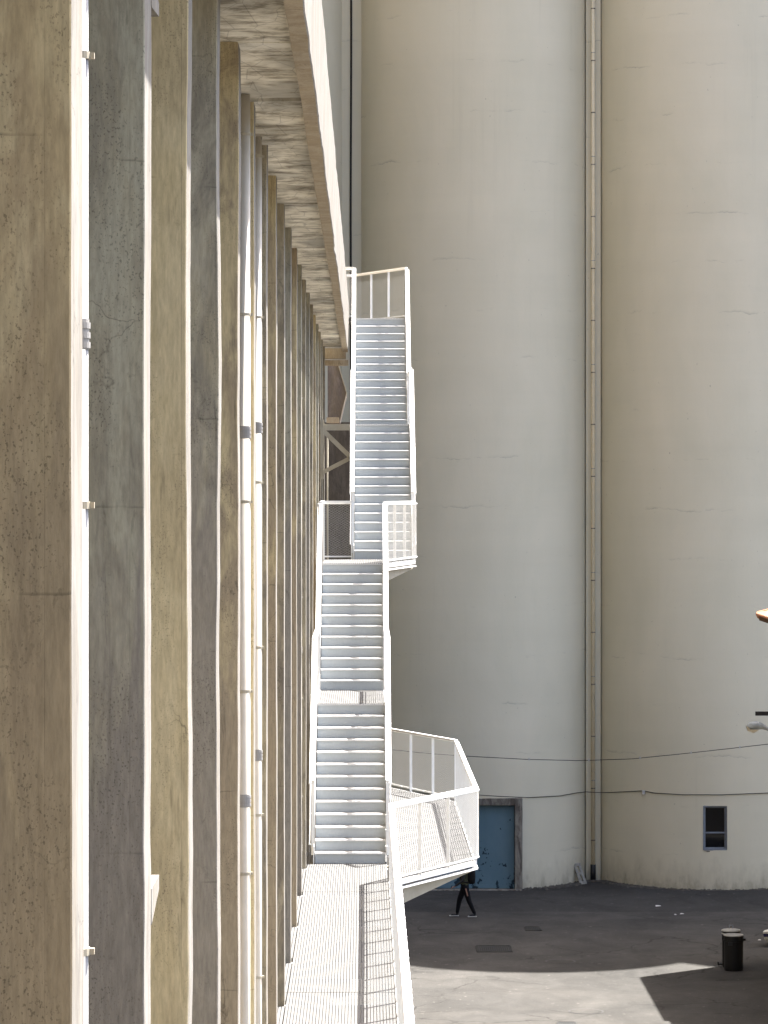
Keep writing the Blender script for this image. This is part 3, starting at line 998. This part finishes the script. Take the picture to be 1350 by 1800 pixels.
plat = thing('steel_platform', (1, 56, ZF), 'angular white steel platform with mesh rail jutting out right of the lower stairs', 'platform')
PA, PB, PC, PD = Vector((.366,49.3,ZF)), Vector((1.68,52.1,ZF)), Vector((1.64,61.9,ZF)), Vector((.46,64.9,ZF))
def pf(x):
    t_ = (x-PA.x)/(PB.x-PA.x)
    y0 = PA.y+t_*(PB.y-PA.y)+.05
    u = (x-PD.x)/(PC.x-PD.x)
    y1 = PD.y+u*(PC.y-PD.y)-.05
    return y0, y1
slats(plat, 'floor_grating', .41, 1.62, pf, ZF)
m = MB()
for a, b_ in ((PA, PB), (PB, PC), (PC, PD)):
    m = MB()
    dn = Vector((0,0,-.085))
    m.beam(a+dn+Vector((0,0,.04)), b_+dn+Vector((0,0,.04)), .05, .075)
    m.beam(a+dn+Vector((0,0,-.045)), b_+dn+Vector((0,0,-.045)), .085, .022)
    m.build('edge_channel', M['white'], plat)
railing(plat, [PA, PB, PC, PD], 1, spacing=1.03, first=False, wt=.0011)
# tapered bracket under the near edge
def bracket(th, a, b_, top0, d0, d1, w=.07):
    a = Vector(a); b_ = Vector(b_)
    d = (b_-a); nn = Vector((d.y, -d.x, 0)).normalized()*w
    poly = [a+Vector((0,0,top0)), b_+Vector((0,0,top0)), b_+Vector((0,0,top0-d1)), a+Vector((0,0,top0-d0))]
    MB().prism(poly, nn).build('bracket', M['cream'], th)
bracket(plat, PA+Vector((-.1,.25,0)), PB+Vector((-.12,.1,0)), -.15, .30, .03)
bracket(plat, PA+Vector((-.1,3.3,0)), PB+Vector((-.12,2.6,0)), -.15, .30, .03)
for k in range(3):
    MB().box(.30, 1.6, 54.5+2.6*k, 54.6+2.6*k, ZF-.15, ZF-.035).build('cross_beam', M['white'], plat)
MB().box(.25, .39, 54.0, 54.14, 0, ZF-.16).build('column', M['white'], plat)
MB().box(.25, .39, 61.0, 61.14, 0, ZF-.16).build('column', M['white'], plat)

# --- flights
W2 = .535
def flight(th, xc, y0, z0, nr, r, t_):
    for k in range(nr):
        z = z0+k*r; y = y0+k*t_
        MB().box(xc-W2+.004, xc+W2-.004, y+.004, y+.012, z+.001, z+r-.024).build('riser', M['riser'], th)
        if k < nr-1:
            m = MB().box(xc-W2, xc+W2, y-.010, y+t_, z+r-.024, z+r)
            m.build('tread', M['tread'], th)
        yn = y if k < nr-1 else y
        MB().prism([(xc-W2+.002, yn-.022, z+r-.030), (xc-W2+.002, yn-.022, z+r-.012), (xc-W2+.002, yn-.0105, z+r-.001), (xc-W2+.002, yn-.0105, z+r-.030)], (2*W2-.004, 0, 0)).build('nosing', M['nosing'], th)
    # stringers
    for sgn in (-1, 1):
        x = xc+sgn*(W2+.018)
        a = Vector((x, y0-.05, z0)); b_ = Vector((x, y0+(nr-1)*t_+.05, z0+(nr-1)*r))
        poly = [a+Vector((0,0,0)), a+Vector((0,0,.26)), b_+Vector((0,0,.26)), b_+Vector((0,.25,.20)), b_+Vector((0,.25,-.06)), b_+Vector((0,0,-.06)), a+Vector((0,.24,0))]
        MB().prism([p-Vector((.006,0,0)) for p in poly], (.012, 0, 0)).build('stringer', M['white'], th)

RI, TR = .1735, .245
XA, XB = -.225, .335
lower = thing('steel_staircase', (XA, 51.6, ZF), 'lower white steel staircase rising in two flights beside the ribs', 'staircase', 'white steel staircases')
yA = 51.6
ZA1 = ZF+13*.172
flight(lower, XA, yA, ZF, 13, .172, TR)
yA1 = yA+12*TR; yA2 = yA1+3.62
ZA2 = ZA1+12*.1755
flight(lower, XA, yA2, ZA1, 12, .1755, TR)
yA3 = yA2+11*TR
slats(lower, 'landing_grating', XA-W2, XA+W2, lambda x: (yA1-.02, yA2-.01), ZA1)
for sgn in (-1, 1):
    x = XA+sgn*(W2+.03)
    MB().box(x-.03, x+.03, yA1+.06, yA2-.06, ZA1-.2, ZA1+.004).build('landing_beam', M['white'], lower)
    railing(lower, [(x, yA+.02, ZF+.19), (x, yA1, ZA1+.02), (x, yA2, ZA1+.02), (x, yA3, ZA2)], sgn, h=1.05, low=.1, spacing=1.2)
for (y, z) in ((yA1+.4, ZA1-.2), (yA2-.4, ZA1-.2)):
    MB().box(-1.6, XA+W2, y-.05, y+.05, z-.14, z).build('support_beam', M['white'], lower)

upper = thing('steel_staircase', (XB, 64.3, ZA2), 'upper white steel staircase climbing two flights up to the roof edge', 'staircase', 'white steel staircases')
yB = 64.3
yB1 = yB+14*TR; ZB1 = ZA2+15*.174
yB2 = yB1+3.62
flight(upper, XB, yB, ZA2, 15, .174, TR)
flight(upper, XB, yB2, ZB1, 14, .1745, TR)
yB3 = yB2+13*TR; ZB2 = ZB1+14*.1745
slats(upper, 'landing_grating', XB-W2, XB+W2, lambda x: (yB1-.02, yB2-.01), ZB1)
for sgn in (-1, 1):
    x = XB+sgn*(W2+.03)
    MB().box(x-.03, x+.03, yB1+.06, yB2-.06, ZB1-.2, ZB1+.004).build('landing_beam', M['white'], upper)
    railing(upper, [(x, yB+.02, ZA2+.18), (x, yB1, ZB1+.02), (x, yB2, ZB1+.02), (x, yB3, ZB2)], sgn, h=1.08, low=.1, spacing=1.2)

# turning landing between the two staircases
turn = thing('steel_landing', (.1, 62.5, ZA2), 'white steel turning landing joining the lower and upper stairs', 'landing', 'white steel landings')
XL, XR = XA-W2, XB+W2+.05
yT0, yT1 = yA3+.0, yB-.02
TA, TB = Vector((XA+W2+.03, yT0+.05, ZA2)), Vector((XR, yT1-.1, ZA2))
def tf(x):
    if x < TA.x: return (yT0-.022, yT1)
    u = (x-TA.x)/(TB.x-TA.x)
    return (TA.y+u*(TB.y-TA.y)+.03, yT1)
slats(turn, 'floor_grating', XL, XR-.02, tf, ZA2)
railing(turn, [TA, TB], 1, h=1.08, spacing=1.05, wt=.0016)
railing(turn, [(XL-.03, yT1, ZA2), (XB-W2-.06, yT1, ZA2)], -1, h=1.08, spacing=1.0, wt=.0016)
railing(turn, [(XL-.03, yT0, ZA2), (XL-.03, yT1, ZA2)], -1, h=1.08)
dn = Vector((0,0,-.085))
MB().beam(TA+dn+Vector((0,0,.04)), TB+dn+Vector((0,0,.04)), .05, .075).beam(TA+dn-Vector((0,0,.04)), TB+dn-Vector((0,0,.04)), .085, .022).build('edge_channel', M['white'], turn)
MB().box(XL, XR-.05, yT1-.04, yT1+.01, ZA2-.17, ZA2-.032).build('rear_beam', M['white'], turn)
bracket(turn, TA+Vector((-.1,.35,0)), TB+Vector((-.1,.1,0)), -.15, .22, .03)
# wall bracket in K form holding the upper intermediate landing
D = yB1-.25
kb = thing('steel_bracket', (-.6, D, ZB1-.6), 'cream steel K bracket tying the upper stairs to the building', 'bracket')
def bp(px, py): return Vector(P3(px, py, D))
MB().beam(bp(560,751), bp(624,751), .10, .125, (0,0,1)).build('arm', M['cream'], kb)
MB().beam(bp(568,757), bp(622,809), .09, .115, (0,-1,0)).build('brace', M['cream'], kb)
MB().beam(bp(562,833), bp(622,802), .08, .115, (0,-1,0)).build('brace', M['cream'], kb)
MB().box(bp(563,0).x, bp(569,0).x, D-.12, D+.12, bp(0,842).z, bp(0,738).z).build('wall_plate', M['cream'], kb)
th = thing('steel_pole', (P3(576,0,69.5)[0], 69.5, 0), 'thin cream pole standing behind the landing left of the stairs', 'pole')
x = P3(576,0,69.5)[0]
MB().cyl((x, 69.5, 0), (x, 69.5, row(760, 69.5)), .018, n=10).build('shaft', M['cream'], th, True)

# top landing on to the roof
top = thing('steel_landing', (.3, 76, ZB2), 'white railed landing at the head of the upper stairs', 'landing', 'white steel landings')
TA, TB = Vector((XB+W2+.03, yB3+.02, ZB2)), Vector((XB-W2-.05, yB3+2.6, ZB2))
slats(top, 'floor_grating', XB-W2-.6, XB+W2, lambda x: (yB3-.02, TA.y+(TA.x-x)/(TA.x-TB.x)*(TB.y-TA.y)-.05 if x > TB.x else TB.y-.05), ZB2)
railing(top, [TA, TB, TB+Vector((-.7,0,0))], -1, h=1.10, spacing=.9)
railing(top, [(XB-W2-.06, yB3+.03, ZB2), (XB-W2-.75, yB3+.03, ZB2)], 1, h=1.10, spacing=.8)
MB().box(XB-W2-.02, XB+W2+.02, yB3+.03, yB3+.1, ZB2-.2, ZB2-.035).build('edge_channel', M['white'], top)
MB().box(XB-.1, XB+.1, yB3+.6, yB3+.8, 0, ZB2-.04).build('column', M['white'], top)

# ------------------------------------------------------------------ house at the right, mostly outside the frame
house = thing('tiled_house', (14, 80, 0), 'house at the right edge showing only the tip of its terracotta eave', 'house')
EZ = 9.55
E = [(11.02,95.5),(13.6,97.75),(24,97.75),(24,66.0),(11.02,66.0)]
MB().prism([(x_, y_, 0) for (x_, y_) in [(11.75,94.6),(13.7,96.3),(23,96.3),(23,67),(11.75,67)]], (0,0,EZ-.05)).build('wall', M['housewall'], house)
V = [(x_, y_, EZ-.05) for (x_, y_) in E] + [(17.5, 90, EZ+2.2), (17.5, 73, EZ+2.2)]
link('roof', V + [(x_, y_, EZ-.17) for (x_, y_) in E],
     [(0,5,1),(1,5,2),(2,5,6,3),(3,6,4),(4,6,5,0),(0,1,8,7),(1,2,9,8),(2,3,10,9),(3,4,11,10),(4,0,7,11),(7,8,9,10,11)], M['eave'], house)
def tile_row(p, q, n, inward):
    p = Vector(p); q = Vector(q); inward = Vector(inward)
    ln = (q-p)/n; w = ln.length
    for i in range(n):
        c = p+ln*(i+.5)
        m = MB(); V = []; F = []
        a = ln.normalized(); ang = 8
        for e, (o, up) in enumerate(((-.10, .0), (.34, .11))):
            for t2 in range(ang+1):
                th_ = math.pi*t2/ang
                for rr in (.5*w, .5*w-.018):
                    V.append(c+inward*o+a*(-math.cos(th_)*rr)+Vector((0,0,up+math.sin(th_)*rr*.75)))
        s_ = 2*(ang+1)
        for t2 in range(ang):
            b_ = 2*t2
            F += [(b_, b_+2, b_+2+s_, b_+s_), (b_+1, b_+1+s_, b_+3+s_, b_+3), (b_, b_+1, b_+3, b_+2), (b_+s_, b_+2+s_, b_+3+s_, b_+1+s_)]
        m.add(V, F); m.build('tile', M['terracotta'], house)
tile_row((11.02,88.0,EZ-.03), (11.02,95.45,EZ-.03), 34, (1,0,0))
tile_row((11.06,95.52,EZ-.03), (13.5,97.66,EZ-.03), 15, (.66,-.75,0))
MB().cyl((11.0,95.52,EZ-.02), (11.75,94.9,EZ+.2), .11, .12, n=12).build('hip_tile', M['terracotta'], house)

# wall lamp and black bar, held out from the house wall
LD = 90.0
def lp(px, py): return Vector(P3(px, py, LD))
lamp = thing('wall_lamp', lp(1330,1280), 'grey lamp head on an arm poking in from the right edge', 'lamp')
hd = MB()
secs = [(1311.5,1278,1.0,2.0),(1317,1275.5,6.5,6.0),(1330,1274.5,7.0,6.5),(1340,1276.5,5.2,5.5),(1348,1280.5,3.6,3.6),(1356,1284,3.0,3.0)]
V = []; F = []; n = 12
for (px, py, hh, ww) in secs:
    c = lp(px, py); k = LD/6000
    for q in range(n):
        a = 2*math.pi*q/n
        V.append(c+Vector((0, math.sin(a)*ww*k*1.4, math.cos(a)*hh*k)))
for i in range(len(secs)-1):
    for q in range(n):
        F.append((i*n+q, i*n+(q+1) % n, (i+1)*n+(q+1) % n, (i+1)*n+q))
F += [tuple(range(n-1,-1,-1)), tuple(range((len(secs)-1)*n, len(secs)*n))]
hd.add(V, F); hd.build('head', M['lamp'], lamp, True)
c = [lp(1311,1275), lp(1319,1282), lp(1334,1282.5), lp(1324,1288.5), lp(1314,1284.5)]
MB().prism([p+Vector((0,-.09,0)) for p in c], (0,.18,0)).build('cover', M['lampglass'], lamp)
MB().tube([lp(1352,1282), lp(1372,1291), lp(1400,1294), lp(1430,1294)], .04, 10).build('arm', M['lamp'], lamp, True)
bar = thing('black_bar', lp(1345,1255), 'short black bar just above the lamp head at the right edge', 'bar')
a = lp(1330,1255.5); b_ = lp(1428,1255.5)
MB().bbox(a.x, b_.x, LD+.25, LD+.33, a.z-.055, a.z+.055).build('arm', M['black'], bar)
MB().bbox(11.70, 11.76, LD+.15, LD+.43, a.z-.2, a.z+.2).build('wall_plate', M['black'], bar)

# white and navy hull nosing in behind the house corner
hull = thing('small_boat', (12, 97.4, 0), 'rounded white hull end with a navy band at the right edge behind the bins', 'boat')
bow = Vector((11.36, 97.35, 0)); ax = Vector((.83,.56,0)).normalized(); sd_ = Vector((-ax.y, ax.x, 0))
def hull_shell(levels, name, mat):
    V = []; F = []; ns = 12
    for (zz, bow_in, beam, keel) in levels:
        ring = []
        for k in range(ns+1):
            t_ = k/ns
            u = bow_in + (2.7-bow_in)*t_; wv = beam*min(1, (t_*2.6)**.6)
            ring.append(bow+ax*u+sd_*wv+Vector((0,0,zz)))
        for k in range(ns, -1, -1):
            t_ = k/ns
            u = bow_in + (2.7-bow_in)*t_; wv = beam*min(1, (t_*2.6)**.6)
            ring.append(bow+ax*u-sd_*wv+Vector((0,0,zz)))
        V += ring
    m_ = 2*(ns+1)
    for i in range(len(levels)-1):
        for k in range(m_):
            k2 = (k+1) % m_
            F.append((i*m_+k, i*m_+k2, (i+1)*m_+k2, (i+1)*m_+k))
    F.append(tuple(range((len(levels)-1)*m_, len(levels)*m_)))
    F.append(tuple(range(m_-1, -1, -1)))
    link(name, V, F, mat, hull)
z0_ = row(1656, 97.4); z1_ = row(1646.5, 97.4); z2_ = row(1640.5, 97.4); z3_ = row(1637, 97.4)
hull_shell([(z0_-.12, .55, .22, 0), (z0_, .16, .32, 0), ((z0_+z1_)/2, .05, .42, 0), (z1_, .012, .46, 0)], 'hull', M['hullwhite'])
hull_shell([(z1_+.001, .0, .47, 0), (z2_, -.01, .48, 0)], 'band', M['navy'])
hull_shell([(z2_+.001, -.02, .49, 0), (z3_, -.02, .49, 0)], 'gunwale', M['hullwhite'])
for u in (.7, 2.1):
    p = bow+ax*u
    MB().bbox(p.x-.25, p.x+.25, p.y-.12, p.y+.12, 0, z0_-.115).build('block', M['eave'], hull)

# ------------------------------------------------------------------ litter bins
def litter_bin(px, py, r, h, lid, label, rot=0):
    y = gy(py)+r; x = (px-642)*y/6000
    th = thing('litter_bin', (x, y, 0), label, 'litter bin', 'black litter bins')
    V, F = lathe([(r*.90,0),(r*.93,.02),(r*.95,.1),(r*.97,h*.82),(r*1.03,h*.825),(r*1.03,h*.86),(r*1.0,h*.865),(r*1.0,h*.97),(r*.9,h*.97),(r*.88,h*.7)], 30)
    link('body', [(x+a, y+b_, c_) for (a, b_, c_) in V], F, M['bin'], th, False)
    V, F = lathe([(r*1.0,h*.972),(r*1.02,h*.99),(r*.98,h*1.005),(r*.90,h*1.0),(r*.88,h*.975)], 30)
    link('rim', [(x+a, y+b_, c_) for (a, b_, c_) in V], F, M['binlid'] , th, True)
    if lid:
        V, F = lathe([(r*1.04,h*1.06),(r*1.06,h*1.075),(r*1.0,h*1.10),(r*.5,h*1.125),(r*.05,h*1.13)], 30)
        l = link('lid', [(x+a, y+b_, c_) for (a, b_, c_) in V], F, M['binlid'], th, True)
        V, F = lathe([(r*.98,h*1.0),(r*1.0,h*1.06)], 30)
        link('collar', [(x+a, y+b_, c_) for (a, b_, c_) in V], F, M['black'], th)
        m = MB().tube([(x-.05,y,h*1.12),(x-.05,y,h*1.12+.10),(x+.05,y,h*1.12+.10),(x+.05,y,h*1.12)], .014, 8)
        m.build('handle', M['alu'], l)
        MB().bbox(x-r-.10, x-r*.8, y-.05, y+.05, .06, .10).bbox(x-r-.12, x-r-.09, y-.06, y+.06, .05, .15).build('pedal', M['bin'], th)
    MB().bbox(x+r*.72, x+r*1.18, y-.10, y+.02, h*.84, h*.90).build('lug', M['bin'], th)
    MB().box(x-r*.62, x-r*.2, y-r*.99, y-r*.9, h*.72, h*.83).build('label_plate', M['black'], th)
    return th
litter_bin(1285, 1702, .25, .93, True, 'black litter bin with a pale lid and handle, standing behind the other bin')
litter_bin(1289.5, 1708, .27, .97, False, 'black lidless litter bin standing in front of the lidded bin')

# ------------------------------------------------------------------ walking person
pth = thing('person', (3.03, 104.2, 0), 'person with a black backpack walking left past the blue door', 'person')
PX, PY = 3.03, 104.25
def skin_body():
    J = {}; E_ = []; Rr = {}
    def j(n_, x, y, z, rx, ry=None):
        J[n_] = (x, y, z); Rr[n_] = (rx, ry or rx)
    def e(*ns):
        for a, b2 in zip(ns, ns[1:]): E_.append((a, b2))
    # facing -x; near side is -y
    j('pelvis', .02, 0, .95, .13, .15); j('waist', .0, 0, 1.08, .115, .145); j('chest', -.02, 0, 1.28, .125, .165)
    j('shoulders', -.02, 0, 1.42, .09, .12); j('neck', -.04, 0, 1.50, .055); j('head0', -.05, 0, 1.58, .075); j('head1', -.06, 0, 1.66, .092, .08); j('head2', -.05, 0, 1.74, .06)
    j('jaw', -.115, 0, 1.57, .045); j('nose', -.165, 0, 1.635, .014)
    e('pelvis','waist','chest','shoulders','neck','head0','head1','head2'); e('head0','jaw'); e('head1','nose')
    # legs: near leg trails, far leg leads
    j('hipN', .03, -.10, .88, .112); j('kneeN', .13, -.10, .50, .082); j('ankN', .30, -.10, .12, .056); j('heelN', .33, -.10, .045, .042); j('toeN', .14, -.10, .035, .036); 
    j('hipF', .0, .10, .88, .112); j('kneeF', -.15, .10, .50, .082); j('ankF', -.22, .10, .10, .056); j('heelF', -.21, .10, .045, .042); j('toeF', -.42, .10, .04, .036)
    e('pelvis','hipN','kneeN','ankN','heelN','toeN'); e('pelvis','hipF','kneeF','ankF','heelF','toeF')
    # arms
    j('shN', -.01, -.19, 1.40, .06); j('elN', -.06, -.25, 1.12, .045); j('wrN', -.26, -.25, .97, .03); j('paN', -.33, -.25, .94, .034, .022)
    j('shF', -.01, .19, 1.40, .06); j('elF', .08, .25, 1.13, .045); j('wrF', .04, .25, .88, .03); j('paF', .03, .25, .81, .034, .022)
    e('shoulders','shN','elN','wrN','paN'); e('shoulders','shF','elF','wrF','paF')
    for (s_, b_, dx, dz) in (('N', (-.33,-.25,.94), -.9, -.45), ('F', (.03,.25,.81), -.15, -1)):
        for k, ln in enumerate((.075,.085,.08,.06)):
            y_ = b_[1]+(k-1.5)*.02
            j('f%s%d' % (s_, k), b_[0]+dx*.05, y_, b_[2]+dz*.05, .0095)
            j('g%s%d' % (s_, k), b_[0]+dx*(.05+ln*.6), y_, b_[2]+dz*(.05+ln*.6)-.015, .008)
            e('pa'+s_, 'f%s%d' % (s_, k), 'g%s%d' % (s_, k))
        j('t'+s_, b_[0]-.02, b_[1]-.035, b_[2]-.01, .011); j('u'+s_, b_[0]-.06, b_[1]-.045, b_[2]-.04, .009)
        e('wr'+s_, 't'+s_, 'u'+s_)
    names = list(J); ix = {n_: i for i, n_ in enumerate(names)}
    me = bpy.data.meshes.new('body')
    me.from_pydata([(PX+J[n_][0], PY+J[n_][1], J[n_][2]) for n_ in names], [(ix[a], ix[b2]) for a, b2 in E_], [])
    o = bpy.data.objects.new('body_tmp', me); col.objects.link(o)
    sk = o.modifiers.new('skin', 'SKIN'); sk.use_smooth_shade = True
    for i, n_ in enumerate(names):
        sv = me.skin_vertices[0].data[i]; sv.radius = Rr[n_]; sv.use_root = (n_ == 'pelvis')
    su = o.modifiers.new('sub', 'SUBSURF'); su.levels = 2; su.render_levels = 2
    dg = bpy.context.evaluated_depsgraph_get(); dg.update()
    ev = bpy.data.meshes.new_from_object(o.evaluated_get(dg))
    bpy.data.objects.remove(o)
    ev.materials.clear()
    for k in ('skin','trouser','shirt','black','hair'): ev.materials.append(M[k])
    for p in ev.polygons:
        c_ = p.center; lx, ly, lz = c_.x-PX, c_.y-PY, c_.z
        arm = abs(ly) > .185
        if lz > 1.50: p.material_index = 4 if (lz > 1.69 or (lx > -.03 and lz > 1.57)) else 0
        elif arm: p.material_index = 3 if lz > .95 else 0
        elif lz > .99: p.material_index = 2
        elif lz > .11: p.material_index = 1
        else: p.material_index = 3
    bo = bpy.data.objects.new('body', ev); col.objects.link(bo)
    bo.parent = pth; bo.matrix_parent_inverse = Matrix.Translation(-pth.location)
skin_body()
def blob(x, y, z, sx, sy, sz, name, mat, par):
    V = []; F = []; nu, nv = 14, 9
    for i in range(nv+1):
        a = math.pi*i/nv
        for k in range(nu):
            b_ = 2*math.pi*k/nu
            cx_ = math.sin(a)*math.cos(b_); cy_ = math.sin(a)*math.sin(b_); cz_ = math.cos(a)
            f_ = lambda q: math.copysign(abs(q)**.6, q)
            V.append((PX+x+sx*f_(cx_), PY+y+sy*f_(cy_), z+sz*f_(cz_)))
    for i in range(nv):
        for k in range(nu):
            F.append((i*nu+k, (i+1)*nu+k, (i+1)*nu+(k+1) % nu, i*nu+(k+1) % nu))
    return link(name, V, F, mat, par, True)
blob(.215, 0, 1.24, .12, .16, .25, 'backpack', M['pack'], pth)
for s_ in (-1, 1):
    MB().tube([(PX+.12, PY+s_*.11, 1.46), (PX-.06, PY+s_*.12, 1.47), (PX-.15, PY+s_*.125, 1.30), (PX-.08, PY+s_*.15, 1.08), (PX+.12, PY+s_*.14, 1.05)], .02, 6).build('strap', M['pack'], pth, True)
for (xx, yy, ln) in ((.235, -.10, .27), (-.315, .10, .29)):
    MB().bbox(PX+xx-ln/2, PX+xx+ln/2, PY+yy-.045, PY+yy+.045, .002, .028, .01).build('shoe_sole', M['rubber'], pth)
for s_ in (-1, 1):
    blob(-.05, s_*.088, 1.63, .018, .008, .03, 'ear', M['skin'], pth)
    blob(-.146, s_*.032, 1.655, .008, .012, .008, 'eye', M['hair'], pth)
